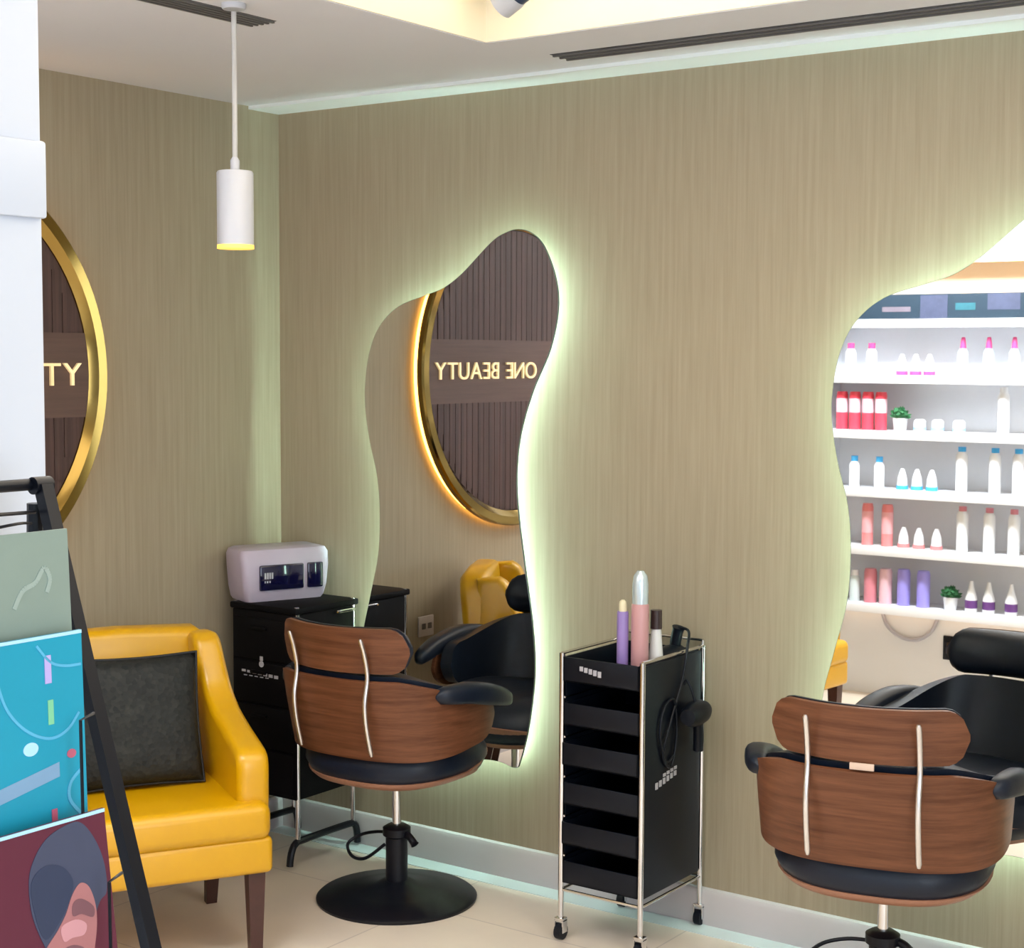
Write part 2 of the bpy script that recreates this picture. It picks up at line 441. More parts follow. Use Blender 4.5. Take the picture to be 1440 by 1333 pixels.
# white socket on the left wall
t = thing('wall_socket', 'white wall socket on the left wall seen in the mirror', 'socket', (-L, 3.435, .645))
obj('socket_plate', B(0, .009, -.05, .05, -.043, .043, bev=.004), 'socket', t)
for y in (-.02, .02): obj('socket_hole', B(.009, .0105, y - .012, y + .012, -.012, .012, bev=.002), 'vent', t)

# ================================================================== STYLING CHAIRS (face +y)
def styling_chair(label, loc, rz, tagged=False, dz=0):
    t = thing('styling_chair', label, 'chair', loc, rz, 'walnut salon chairs in front of the mirrors')
    # base, column
    obj('base', lathe(nb(), [(.001, 0), (.262, 0), (.264, .008), (.255, .016), (.15, .034), (.07, .048), (.045, .062), (.001, .064)], seg=64), 'black_metal', t)
    obj('column', lathe(nb(), [(.036, .05), (.036, .205), (.046, .212), (.046, .236), (.03, .246), (.001, .246)], seg=32), 'black_metal', t)
    obj('piston', tube(nb(), [(0, 0, .24), (0, 0, .425 + dz)], .0145, 20), 'chrome', t)
    lv = smooth([(.03, 0, .222), (.06, -.01, .215), (.085, -.015, .195)], 5)
    obj('lever', tube(nb(), lv, [.012] * (len(lv) - 1) + [.014], 10), 'black_metal', t)
    pd = smooth([(-.03, .02, .205), (-.10, .03, .197), (-.165, .02, .178), (-.195, -.01, .150), (-.15, -.045, .125), (-.09, -.05, .13), (-.03, -.025, .18)], 6)
    obj('foot_pedal', tube(nb(), pd, .0055, 8), 'black_metal', t)
    obj('seat_plate', B(-.10, .10, -.10, .10, .415, .437, bev=.006), 'black_metal', t)
    # seat pan: wooden bowl and a thick cushion band in it
    def sup(ax, ay, z, oy=0, n=56, e=2.5, fl=0):
        r = []
        for k in range(n):
            a = 2 * PI * k / n; c, s = math.cos(a), math.sin(a)
            r.append((ax * math.copysign(abs(c) ** (2 / e), c), oy + ay * math.copysign(abs(s) ** (2 / e), s), z + .010 * (abs(c) ** 3) + fl * .055 * max(0, s) ** .7))
        return r
    obj('seat_shell', loft(nb(), [sup(.15, .13, .408), sup(.22, .20, .414), sup(.256, .238, .426), sup(.272, .256, .439, .004, fl=.6), sup(.279, .264, .447, .010, fl=1), sup(.270, .256, .449, .010, fl=1)]), 'plyedge', t, 50)
    obj('seat_cushion', loft(nb(), [sup(.225, .205, .428), sup(.266, .246, .440), sup(.285, .264, .476), sup(.283, .259, .505), sup(.268, .244, .532), sup(.250, .228, .562), sup(.21, .19, .583), sup(.1, .1, .59)]), 'black_leather', t, 60)
    # wrap-around plywood back
    def back(th, v, off=0, lift=0):
        a = abs(th); e = max(0, (a - .62) / (1.95 - .62))
        top = .790 - .115 * e ** 1.3 + lift; bot = .532 + .055 * e ** 2.2
        if off: bot += .01
        z = bot + (top - bot) * v
        f = .965 + .035 * min(1, (z - .50) / .2) - off / .3
        ex = 2.6; c, s = math.cos(th), math.sin(th)
        px = .318 * f * math.copysign(abs(s) ** (2 / ex), s); py = -.272 * f * math.copysign(abs(c) ** (2 / ex), c)
        if c < 0: py = .272 * f * abs(c) ** .9
        return (px, py - .22 * (z - .5) * max(0, c) ** .5 - .0, z)
    T = 1.93
    # rounded ends: shrink the height range towards the tips
    def rnd(u, v, lo=.12):
        d = min(u, 1 - u) / lo
        k = 1 if d >= 1 else math.sqrt(max(0, 1 - (1 - d) ** 2))
        k = max(k, .12)
        return .5 + (v - .5) * k
    obj('back_shell', sheet(nb(), lambda u, v: back(-T + 2 * T * u, rnd(u, v, .07)), 64, 8, .012), 'walnut', t, 60)
    bc = nb(); sheet(bc, lambda u, v: back((-T + 2 * T * u) * .96, rnd(u, v, .06), .016, .012), 60, 8, -.045)
    bmesh.ops.recalc_face_normals(bc, faces=bc.faces)
    obj('back_cushion', bc, 'black_leather', t, 60)
    # headrest
    def head(u, v, off=0, grow=0):
        s = -1 + 2 * u; x_ = s * (.240 + grow)
        vv = rnd(u, v, .11)
        z = .812 - grow + (.140 + 2 * grow) * vv
        return (x_, -.330 - .13 * (z - .80) + .085 * s * s + off, z)
    obj('headrest_shell', sheet(nb(), lambda u, v: head(u, v), 32, 8, .012), 'walnut', t, 60)
    def hc(u, v):
        p = head(u, v, .011); b_ = math.sin(PI * u) ** .4 * math.sin(PI * max(.0, min(1, v))) ** .5
        return (p[0] * .985, p[1] + .012 + .050 * b_, p[2])
    bm = nb()
    n_, k_ = 28, 8
    A = [[bm.verts.new(head(i / n_, j / k_, .013)) for j in range(k_ + 1)] for i in range(n_ + 1)]
    C = [[bm.verts.new(hc(i / n_, j / k_)) for j in range(k_ + 1)] for i in range(n_ + 1)]
    for i in range(n_):
        for j in range(k_):
            bm.faces.new((A[i][j], A[i][j + 1], A[i + 1][j + 1], A[i + 1][j])); bm.faces.new((C[i][j], C[i + 1][j], C[i + 1][j + 1], C[i][j + 1]))
        bm.faces.new((A[i][0], A[i + 1][0], C[i + 1][0], C[i][0])); bm.faces.new((A[i][k_], C[i][k_], C[i + 1][k_], A[i + 1][k_]))
    for j in range(k_):
        bm.faces.new((A[0][j], C[0][j], C[0][j + 1], A[0][j + 1])); bm.faces.new((A[n_][j], A[n_][j + 1], C[n_][j + 1], C[n_][j]))
    obj('headrest_cushion', bm, 'black_leather', t, 70)
    # two curved chrome brackets joining headrest and back
    for s in (-1, 1):
        pts = [(-.374, .925), (-.352, .87), (-.338, .80), (-.352, .72), (-.342, .64), (-.318, .555)]
        pts = smooth(pts, 5); bm = nb()
        rings = []
        for i, (y, z) in enumerate(pts):
            k = 1 if 0 < i < len(pts) - 1 else .6
            rings.append([(s * .138 + .0074 * k * math.cos(a), y + .004 + .0075 * k * math.sin(a), z) for a in [2 * PI * q / 12 for q in range(12)]])
        loft(bm, rings); obj('bracket', bm, 'satin_chrome', t, 60)
    # padded arms
    for s in (-1, 1):
        bm = nb(); P = smooth([(.298, -.20, .745), (.332, -.08, .742), (.340, .05, .715), (.325, .17, .680)], 5); rr = []
        for i, (x_, y, z) in enumerate(P):
            f = i / (len(P) - 1); k = .12 + .88 * max(0, math.sin(PI * f)) ** .32
            rr.append([(s * x_ + .036 * k * math.copysign(abs(math.cos(a)) ** .7, math.cos(a)), y, z - .008 + .036 * k * math.copysign(abs(math.sin(a)) ** .7, math.sin(a))) for a in [2 * PI * q / 16 for q in range(16)]])
        loft(bm, rr); obj('armrest', bm, 'black_leather', t, 60)
    if tagged:
        o = obj('label_tag', B(-.030, .030, -.353, -.347, .795, .812, bev=.001), mat('beige_label', (.60, .45, .36), .5, noise=.05), t)
    if dz:
        for ch in t.children:
            if ch.name.split('.')[0] not in ('base', 'column', 'piston', 'lever', 'foot_pedal'): ch.location.z = dz
    return t
styling_chair('walnut shell salon chair nearer the corner, beside the yellow armchair', (-3.321, 4.014, 0), math.radians(3))
styling_chair('walnut shell salon chair at the right edge with small beige label', (-1.645, 4.03, 0), math.radians(12.5), True, -.03)

# ================================================================== YELLOW ARMCHAIRS (face +y)
def taper(bm):
    for v in bm.verts:
        k = max(0, (v.co.z - .62) / .3); v.co.x *= 1 - .11 * k; v.co.z -= .018 * k

def armchair(label, loc, rz):
    t = thing('armchair', label, 'armchair', loc, rz, 'yellow leatherette armchairs')
    W, Dp = .33, .28
    obj('seat_rail', B(-W, W, -.29, Dp + .01, .265, .375, bev=.018, seg=4), 'yellow', t, 50)
    obj('seat_cushion', B(-W + .005, W - .005, -.16, Dp + .02, .365, .475, bev=.032, seg=5), 'yellow', t, 50)
    bm = nb()
    ol = [(-W, .28), (-W, .84), (-W + .015, .895), (-W + .06, .93), (0, .938), (W - .06, .93), (W - .015, .895), (W, .84), (W, .28)]
    sh = Matrix(((1, 0, 0, 0), (0, 1, -.10, .028), (0, 0, 1, 0), (0, 0, 0, 1)))
    prism(bm, ol, 'xz', -.31, -.20, bev=.03, seg=4, mtx=sh)
    taper(bm); obj('backrest', bm, 'yellow', t, 50)
    for s in (-1, 1):
        prof = smooth([(.245, .36), (.250, .50), (.248, .585), (.220, .620), (.15, .640), (.05, .668), (-.05, .705), (-.115, .76), (-.150, .83), (-.175, .895), (-.21, .922)], 4)
        prof += [(-.30, .915), (-.30, .36)]
        bm = nb(); x0 = W - .095
        prism(bm, prof, 'yz', x0, W + .004, bev=.026, seg=4, mtx=Matrix.Diagonal((s, 1, 1, 1)))
        taper(bm); obj('armrest', bm, 'yellow', t, 50)
    for s in (-1, 1):
        for fy, top, k in ((Dp - .035, .27, 0), (-.245, .27, -.05)):
            bm = nb(); x_ = s * (W - .045)
            r = [[(x_ + a * .026, fy + b_ * .026, .28) for a, b_ in ((-1, -1), (1, -1), (1, 1), (-1, 1))],
                 [(x_ + a * .017, fy + k + b_ * .017, 0) for a, b_ in ((-1, -1), (1, -1), (1, 1), (-1, 1))]]
            loft(bm, r); obj('leg', bm, 'leg', t)
    return t
AR = math.radians(-120)
armchair('yellow leatherette armchair with a dark cushion beside the black trolley in the corner', (-3.670, 3.229, 0), AR)
armchair('yellow armchair near the product shelves, seen only in the right mirror', (-3.345, 2.06, 0), math.radians(-85))

# dark sequin pillow
def pillow(w, h, d, n=18):
    bm = nb(); F = {}
    def P(i, j, s):
        u, v = -1 + 2 * i / n, -1 + 2 * j / n
        pin = 1 - .06 * (abs(u * v))
        b_ = max(0, (1 - u ** 4) * (1 - v ** 4)) ** .5
        e = 1 - .045 * (1 - abs(u) ** 2) * (abs(v) ** 6); e2 = 1 - .045 * (1 - abs(v) ** 2) * (abs(u) ** 6)
        return (u * w / 2 * e2, s * d / 2 * b_, v * h / 2 * e)
    for s in (-1, 1):
        V = [[bm.verts.new(P(i, j, s)) for j in range(n + 1)] for i in range(n + 1)]
        for i in range(n):
            for j in range(n): bm.faces.new((V[i][j], V[i + 1][j], V[i + 1][j + 1], V[i][j + 1]))
    bmesh.ops.remove_doubles(bm, verts=bm.verts, dist=1e-5)
    return bm
pf = Vector((-math.sin(AR), math.cos(AR), 0)); pr = Vector((math.cos(AR), math.sin(AR), 0))
pc = Vector((-3.670, 3.229, 0)) + pf * (-.055) + pr * (-.0) + Vector((0, 0, .672))
t = thing('cushion', 'square black sequinned cushion leaning on the yellow armchair', 'cushion', pc, AR)
t.rotation_euler = (math.radians(14), 0, AR)
obj('cushion_cover', pillow(.40, .395, .12), 'sequin', t, 80)
e = []
for a, b_ in (((-1, -1), (1, -1)), ((1, -1), (1, 1)), ((1, 1), (-1, 1)), ((-1, 1), (-1, -1))):
    for k in range(10):
        f = k / 10; u = a[0] + (b_[0] - a[0]) * f; v = a[1] + (b_[1] - a[1]) * f
        e.append((u * .200 * (1 - .045 * (1 - v * v) * (abs(u) ** 6)), 0, v * .1975 * (1 - .045 * (1 - u * u) * (abs(v) ** 6))))
obj('piping', tube(nb(), e, .0045, 8, closed=True), 'piping', t, 80)

# ================================================================== CORNER TROLLEY + STERILISER
t = thing('storage_trolley', 'black closed storage trolley in the corner behind the yellow armchair', 'trolley', (-4.10, 4.045, 0))
obj('body', B(0, .305, 0, .315, .235, .885, bev=.006), 'dull_black', t)
obj('top_tray', B(-.006, .311, -.008, .323, .885, .908, bev=.006), 'dull_black', t)
for k in range(4):
    z0 = .25 + k * .155
    d = obj('drawer', B(.012, .293, -.008, .004, z0, z0 + .145, bev=.004), 'dull_black', t)
    obj('drawer_handle', B(.10, .175, -.018, -.007, z0 + .105, z0 + .117, bev=.003), 'dull_black', d)
for x_ in (.012, .293):
    for y in (.012, .303):
        obj('pole', tube(nb(), [(x_ + (.006 if x_ > .1 else -.006), y, .08), (x_ + (.006 if x_ > .1 else -.006), y, .91)], .009, 12), 'chrome', t)
for x_ in (.006, .299):
    bm = nb()
    tube(bm, smooth([(x_, -.03, .012), (x_, -.022, .055), (x_, .0, .085), (x_, .05, .09), (x_, .27, .09), (x_, .31, .08), (x_, .322, .05), (x_, .325, .012)], 4), .0125, 10)
    obj('foot', bm, 'black_metal', t)
obj('cord_handle', tube(nb(), smooth([(.305, .20, .87), (.325, .20, .875), (.328, .24, .876), (.325, .28, .875), (.305, .28, .87)], 4), .006, 8), 'chrome', t)
bm = nb()
lathe(bm, [(.001, -.001), (.011, -.001), (.011, .001), (.001, .001)], (.150, -.0095, .700), 16, Matrix.Rotation(PI / 2, 4, 'X'))
box(bm, .143, .157, -.0105, -.0085, .712, .727)
for k in range(7): box(bm, .055 + k * .026, .073 + k * .026, -.0105, -.0085, .665 - k * .0015, .673 - k * .001)
for k in range(5): box(bm, .065 + k * .026, .080 + k * .026, -.0105, -.0085, .652, .655)
obj('white_label', bm, 'panel_grey', t)['label'] = 'small grey printed mark'

t = thing('steriliser', 'white steriliser cabinet with dark blue window on the corner trolley', 'steriliser', (-4.025, 4.025, .9085), math.atan2(.93, .37) )
t.rotation_euler = (0, 0, math.atan2(.93, .37))
# local x along the front, local y into the wall (left of x)
bm = nb(); R4 = []
for z, gx, gy in ((0, -.016, .0), (.012, -.008, -.004), (.05, .0, -.012), (.12, .006, -.014), (.165, .008, -.006), (.182, .0, .002), (.187, -.018, .015)):
    x0, x1, y0, y1 = .0 - gx, .325 + gx, 0 + gy, .150
    r = .022; ring_ = []
    for cx, cy, a0 in ((x1 - r, y1 - r, 0), (x0 + r, y1 - r, 90), (x0 + r, y0 + r, 180), (x1 - r, y0 + r, 270)):
        for k in range(5): a = math.radians(a0 + k * 22.5); ring_.append((cx + r * math.cos(a), cy + r * math.sin(a), z))
    R4.append(ring_)
loft(bm, R4); obj('body', bm, 'steril', t, 40)
obj('window', B(.055, .225, -.022, -.008, .040, .130, bev=.006), 'navy_glass', t)
obj('control_panel', B(.240, .300, -.022, -.008, .040, .130, bev=.005), 'navy_glass', t)
bm = nb(); [box(bm, .071 + k * .009, .077 + k * .009, -.0235, -.0215, .082, .104) for k in range(4)]; [box(bm, .071 + k * .009, .076 + k * .009, -.0235, -.0215, .068, .075) for k in range(3)]
obj('display_print', bm, 'panel_grey', t)

# ================================================================== TRAY TROLLEY
TXo, TYo = -2.677, 4.02; TW, TD = .282, .362
t = thing('tray_trolley', 'black salon trolley with pull-out trays and chrome poles between the mirrors', 'trolley', (TXo, TYo, 0))
for x_ in (0, TW):
    for y in (0, TD):
        obj('pole', tube(nb(), [(x_, y, .068), (x_, y, .885)], .0088, 14), 'chrome', t)
        c = nb(); tube(c, [(x_ - .011, y, .024), (x_ + .011, y, .024)], .024, 18)
        w = obj('caster', c, 'black_plastic', t)
        f = nb(); box(f, x_ - .016, x_ - .012, y - .013, y + .013, .022, .062, bev=.001); box(f, x_ + .012, x_ + .016, y - .013, y + .013, .022, .062, bev=.001); box(f, x_ - .016, x_ + .016, y - .013, y + .013, .056, .068, bev=.002)
        obj('caster_fork', f, 'chrome', w)
obj('side_panel', B(TW - .006, TW + .002, .014, TD - .014, .175, .872, bev=.002), 'black_plastic', t)
obj('side_panel', B(-.002, .006, .014, TD - .014, .175, .872, bev=.002), 'black_plastic', t)
obj('back_panel', B(.012, TW - .012, TD - .008, TD - .003, .18, .86), 'black_plastic', t)
def tray(z, h, lip=.0):
    bm = nb(); x0, x1, y0, y1 = .008, TW - .008, -.004 - lip, TD - .012; w = .006
    box(bm, x0, x1, y0, y1, z, z + .006, bev=.002); box(bm, x0, x1, y0, y0 + w, z, z + h, bev=.002); box(bm, x0, x1, y1 - w, y1, z, z + h, bev=.002)
    box(bm, x0, x0 + w, y0, y1, z, z + h, bev=.002); box(bm, x1 - w, x1, y0, y1, z, z + h, bev=.002)
    return bm
obj('top_tray', tray(.800, .075, .004), 'black_plastic', t)
for k in range(5):
    z = .178 + k * .122
    d = obj('tray', tray(z, .068, .006 * (k % 2)), 'black_plastic', t)
    obj('tray_rail', tube(nb(), [(.010, .0, z + .084), (.010, .07, z + .084), (.010, .25, z + .084)], .003, 8), 'chrome', d)
for z in (.884,):
    bm = nb(); tube(bm, [(0, 0, z), (0, TD, z)], .005, 8); tube(bm, [(TW, 0, z), (TW, TD, z)], .005, 8); tube(bm, [(0, TD, z + .018), (TW, TD, z + .018)], .005, 8)
    tube(bm, [(0, TD, z), (0, TD, z + .018)], .005, 8); tube(bm, [(TW, TD, z), (TW, TD, z + .018)], .005, 8)
    obj('top_rail', bm, 'chrome', t)
bm = nb(); tube(bm, [(0, 0, .155), (TW, 0, .155)], .005, 8); tube(bm, [(0, TD, .155), (TW, TD, .155)], .005, 8); tube(bm, [(0, 0, .155), (0, TD, .155)], .005, 8); tube(bm, [(TW, 0, .155), (TW, TD, .155)], .005, 8)
obj('bottom_rail', bm, 'chrome', t)
# printed marks on tray front and side panel
bm = nb()
for k in range(6): box(bm, TW + .002, TW + .0032, .075 + k * .022, .090 + k * .022, .492 + k * .004, .512 + k * .003)
for k in range(4): box(bm, TW + .002, TW + .0032, .12 + k * .022, .136 + k * .022, .522 + k * .003, .532 + k * .003)
obj('side_print', bm, 'panel_grey', t)['label'] = 'small grey printed mark on the side panel'
bm = nb()
for k in range(5): box(bm, .068 + k * .016, .080 + k * .016, -.0095, -.0078, .838 - k * .003, .852 - k * .002)
obj('tray_print', bm, 'panel_grey', t)

def at(dx, dy, z): return (TXo + dx, TYo + dy, z)
ztop = .8065
def spray(name, label, cat, loc, r, h, cr, ch, m, mc, dome=True, taper=1.0):
    t = thing(name, label, cat, loc)
    obj('bottle_body', lathe(nb(), [(.001, 0), (r * .95, 0), (r, .004), (r * taper ** .5, h * .55), (r * taper, h - .006), (r * taper * .9, h), (.001, h)], seg=28), m, t)
    pr_ = [(cr, h - .001), (cr, h + ch * .6), (cr * .85, h + ch * .85), (cr * .4, h + ch), (.001, h + ch)] if dome else [(cr, h - .001), (cr * .96, h + ch), (.001, h + ch)]
    obj('bottle_cap', lathe(nb(), pr_, seg=24), mc, t)
    return t
P_ = lambda n_, c, **k: mat(n_, c, .3, noise=.04, nscale=8, **k)
M['purple'] = P_('purple_bottle', (.27, .19, .47)); M['pinkb'] = P_('rose_pink_bottle', (.50, .27, .28)); M['silver'] = mat('silver_cap', (.62, .74, .80), .2, .5)
M['ivory'] = P_('ivory_cap', (.72, .66, .45)); M['offwhite'] = P_('off_white_bottle', (.66, .68, .68)); M['dkcap'] = P_('dark_brown_cap', (.035, .02, .02))
spray('spray_bottle', 'slim purple bottle on the tray trolley', 'bottle', at(.178, .055, ztop), .0175, .215, .012, .034, 'purple', 'ivory')
spray('spray_can', 'pink spray can with silver cap, tallest on the trolley', 'spray can', at(.226, .075, ztop), .0265, .240, .024, .098, 'pinkb', 'silver')
spray('pump_bottle', 'off-white tapered bottle with dark brown cap on the trolley', 'bottle', at(.247, .134, ztop), .028, .160, .018, .055, 'offwhite', 'dkcap', False, .55)
# hair dryer resting at the corner of the top tray, its cord hanging down the side
t = thing('hair_dryer', 'black hair dryer lying in the top tray of the tray trolley', 'hair dryer', at(.213, .276, .8495))
obj('dryer_body', lathe(nb(), [(.001, -.070), (.030, -.066), (.040, -.045), (.042, .0), (.038, .04), (.027, .075), (.025, .078), (.001, .078)], seg=28, mtx=RX), 'black_plastic', t)
obj('nozzle', lathe(nb(), [(.025, .07), (.026, .09), (.030, .105), (.024, .105), (.022, .09)], seg=24, mtx=RX), 'black_plastic', t)
obj('dryer_handle', tube(nb(), smooth([(0, .03, .02), (.004, .030, .055), (.015, .028, .095)], 4), [.018] * 8 + [.021], 14), 'black_plastic', t)
k_ = TW - .215
cd = smooth([(.015, .028, .095), (k_ * .8, .02, .088), (k_ + .012, -.03, .05), (k_ + .012, -.06, -.05), (k_ + .012, -.13, -.17), (k_ + .012, -.17, -.26), (k_ + .012, -.12, -.30), (k_ + .012, -.09, -.20), (k_ + .012, -.11, -.10), (k_ + .012, -.17, -.12), (k_ + .012, -.19, -.20), (k_ + .012, -.15, -.28), (k_ + .012, -.11, -.27)], 7)
obj('power_cord', tube(nb(), cd, .0045, 8), 'black_plastic', t)
t = thing('hair_dryer', 'black hooked hair dryer hanging on the right side of the tray trolley', 'hair dryer', at(TW + .047, .235, .70), math.radians(8))
obj('dryer_body', lathe(nb(), [(.001, -.07), (.028, -.066), (.036, -.04), (.038, .0), (.034, .04), (.024, .065), (.001, .066)], seg=28, mtx=RX), 'black_plastic', t)
obj('dryer_handle', tube(nb(), smooth([(0, .02, -.02), (.0, .028, -.07), (-.004, .035, -.12)], 4), .016, 14), 'black_plastic', t)
obj('hook', tube(nb(), smooth([(0, .0, .03), (-.015, .0, .075), (-.030, .0, .10), (-.038, .0, .085)], 4), .004, 8), 'black_plastic', t)
# white things in the trays
t = tag(obj('comb', B(-.05, .05, -.008, .008, 0, .026, bev=.003), 'panel_grey', loc=at(.165, .03, .1855)), 'pale comb lying in the bottom tray of the trolley', 'comb')
tag(obj('hair_clip', lathe(nb(), [(.001, 0), (.010, .002), (.011, .02), (.006, .036), (.001, .038)], seg=16), 'steril', loc=at(.262, .018, .6735)), 'small white clip in the second tray of the trolley', 'clip')

# ================================================================== BROCHURE RACK (faces +x, near the pillar)
t = thing('brochure_rack', 'black metal brochure rack with sloping legs at the left edge', 'rack', (0, 0, 0))
XT, ZT, XB = -1.268, 1.655, -.706
def legx(z): return XT + (XB - XT) * (ZT - z) / ZT
t.location = (legx(.8), .75, 0)
ox, oy = t.location.x, t.location.y
def fr(y, name='leg'):
    bm = nb()
    w = .0068
    r = [[(x_ - ox - w * 1.0, y - oy - w, z), (x_ - ox + w * 1.0, y - oy - w, z), (x_ - ox + w * 1.0, y - oy + w, z), (x_ - ox - w * 1.0, y - oy + w, z)] for x_, z in ((XB, 0), (XT, ZT))]
    loft(bm, r); return obj(name, bm, 'black_metal', t)
fr(1.0); fr(.52)
for y in (1.0, .52):
    obj('leg', tube(nb(), [(XT - .012 - ox, y - oy, ZT - .02), (-1.335 - ox, y - oy, 0)], .008, 10), 'black_metal', t)
    obj('joint', lathe(nb(), [(.001, -.010), (.0085, -.010), (.0085, .010), (.001, .010)], (XT - .003 - ox, y - oy, ZT - .002), 18, RX), 'black_metal', t)
obj('crossbar', tube(nb(), [(XT - .008 - ox, .52 - oy, ZT - .001), (XT - .008 - ox, 1.0 - oy, ZT - .001)], .0058, 12), 'black_metal', t)
obj('crossbar', tube(nb(), [(legx(.35) - ox, .52 - oy, .35), (legx(.35) - ox, 1.0 - oy, .35)], .007, 12), 'black_metal', t)
# wire pockets
def lx(z, off=.0): return legx(z) - ox + off
for z0, z1, x_ in ((1.355, 1.455, -1.141), (1.22, 1.315, -1.106), (1.02, 1.13, -1.04)):
    bm = nb(); xo = x_ - ox + .012
    tube(bm, [(xo, .178, z0), (xo, -.18, z0)], .0016, 6)
    tube(bm, [(xo, .178, z0), (xo - .004, .180, z1), (xo - .010, .20, z1 + .002)], .0016, 6)
    tube(bm, [(xo, -.18, z0), (xo, -.18, z1), (lx(z1), -.23, z1)], .0016, 6)
    obj('wire_pocket', bm, 'black_metal', t)
bm = nb()
tube(bm, smooth([(XT - ox, .24, 1.628), (XT - ox + .03, .10, 1.632), (XT - ox + .03, -.1, 1.624), (XT - ox, -.23, 1.628)], 4), .002, 6)
tube(bm, smooth([(XT - ox + .02, .22, 1.620), (XT - ox + .045, .185, 1.624), (XT - ox + .03, .15, 1.617), (XT - ox + .02, .14, 1.606)], 4), .0015, 6)
obj('wire_hook', bm, 'black_metal', t)

# leaflets: (x bottom, x top, z0, z1, y right edge)
def leaflet(name, label, z0, z1, xb, xt, y1, width, m, art, group=None):
    th = .003
    t = thing(name, label, 'brochure', (xb, y1, z0))
    s = (xt - xb) / (z1 - z0)
    Sh = Matrix(((1, 0, s, 0), (0, 1, 0, 0), (0, 0, 1, 0), (0, 0, 0, 1)))
    bm = nb(); box(bm, -th, 0, -width, 0, 0, z1 - z0, mtx=Sh); obj('card', bm, m, t)
    for nm, mm, f in art:
        bm = nb(); f(bm); bmesh.ops.transform(bm, matrix=Sh, verts=bm.verts)
        obj(nm, bm, mm, t)
    return t
def disc(cy, cz, ry, rz, x0=0, x1=.0006, n=32, a0=0, a1=360):
    pts = [(cy + ry * math.cos(math.radians(a0 + (a1 - a0) * k / n)), cz + rz * math.sin(math.radians(a0 + (a1 - a0) * k / n))) for k in range(n if a1 - a0 == 360 else n + 1)]
    return lambda bm: prism(bm, pts, 'yz', x0, x1)
def poly(pts, x0=0, x1=.0006, sm=0):
    q = smooth(pts, sm, True) if sm else pts
    return lambda bm: prism(bm, q, 'yz', x0, x1)
def line(pts, w, x0=0, x1=.0006):
    q = smooth(pts, 6)
    def f(bm):
        for (a, b_), (c, d) in zip(q, q[1:]):
            dx, dz = c - a, d - b_; l = math.hypot(dx, dz) or 1; nx, nz = -dz / l * w, dx / l * w
            prism(bm, [(a + nx, b_ + nz), (c + nx, d + nz), (c - nx, d - nz), (a - nx, b_ - nz)], 'yz', x0, x1)
    return f
C_ = lambda n_, c: mat(n_, c, .4, noise=.05, nscale=20)
sage = C_('sage_card', (.25, .32, .27)); sage_l = C_('pale_sage_ink', (.34, .42, .37))
teal = C_('teal_card', (.008, .32, .47)); sky = C_('sky_ink', (.10, .45, .68)); lilac = C_('lilac_ink', (.50, .42, .78)); green = C_('green_ink', (.22, .60, .34)); pale = C_('pale_ink', (.45, .75, .95)); rose = C_('rose_ink', (.55, .12, .20))
dteal = C_('text_band_ink', (.22, .38, .56))
wine = C_('wine_card', (.11, .014, .035)); hair = C_('slate_hair_ink', (.055, .065, .115)); hair2 = C_('dark_slate_ink', (.028, .040, .085)); skin = C_('rosy_skin_ink', (.42, .17, .17)); blush = C_('rosy_light_ink', (.62, .30, .32)); skin2 = C_('shaded_skin_ink', (.20, .085, .10))
leaflet('brochure', 'sage green brochure, topmost in the black rack', 1.500, 1.621, -1.172, -1.178, .955, .20, sage,
        [('swirl', sage_l, line([(-.062, .055), (-.052, .070), (-.038, .076), (-.028, .088), (-.022, .078), (-.026, .066)], .0022))])
leaflet('brochure', 'bright teal brochure with pale arcs in the black rack', 1.345, 1.531, -1.151, -1.157, .952, .20, teal,
        [('arcs', sky, line([(-.095, .165), (-.085, .13), (-.065, .106), (-.040, .094), (-.020, .098), (-.006, .112)], .0013)),
         ('arcs', sky, line([(-.050, .178), (-.036, .162), (-.020, .156), (-.002, .155)], .0012)),
         ('arcs', sky, line([(-.006, .060), (-.018, .050), (-.020, .036), (-.010, .022), (-.002, .015)], .0016)),
         ('dash', lilac, poly([(-.042, .143), (-.035, .143), (-.035, .168), (-.042, .168)])),
         ('dash', green, poly([(-.040, .106), (-.034, .106), (-.034, .128), (-.040, .128)])),
         ('dot', pale, disc(-.060, .088, .008, .006)), ('dot', rose, disc(-.016, .076, .005, .004)),
         ('dash', rose, poly([(-.040, .008), (-.034, .008), (-.034, .030), (-.040, .030)])),
         ('text_band', dteal, poly([(-.100, .045), (-.030, .058), (-.030, .071), (-.100, .058)])),
         ('edge_line', pale, poly([(-.20, .183), (0, .183), (0, .186), (-.20, .186)]))])
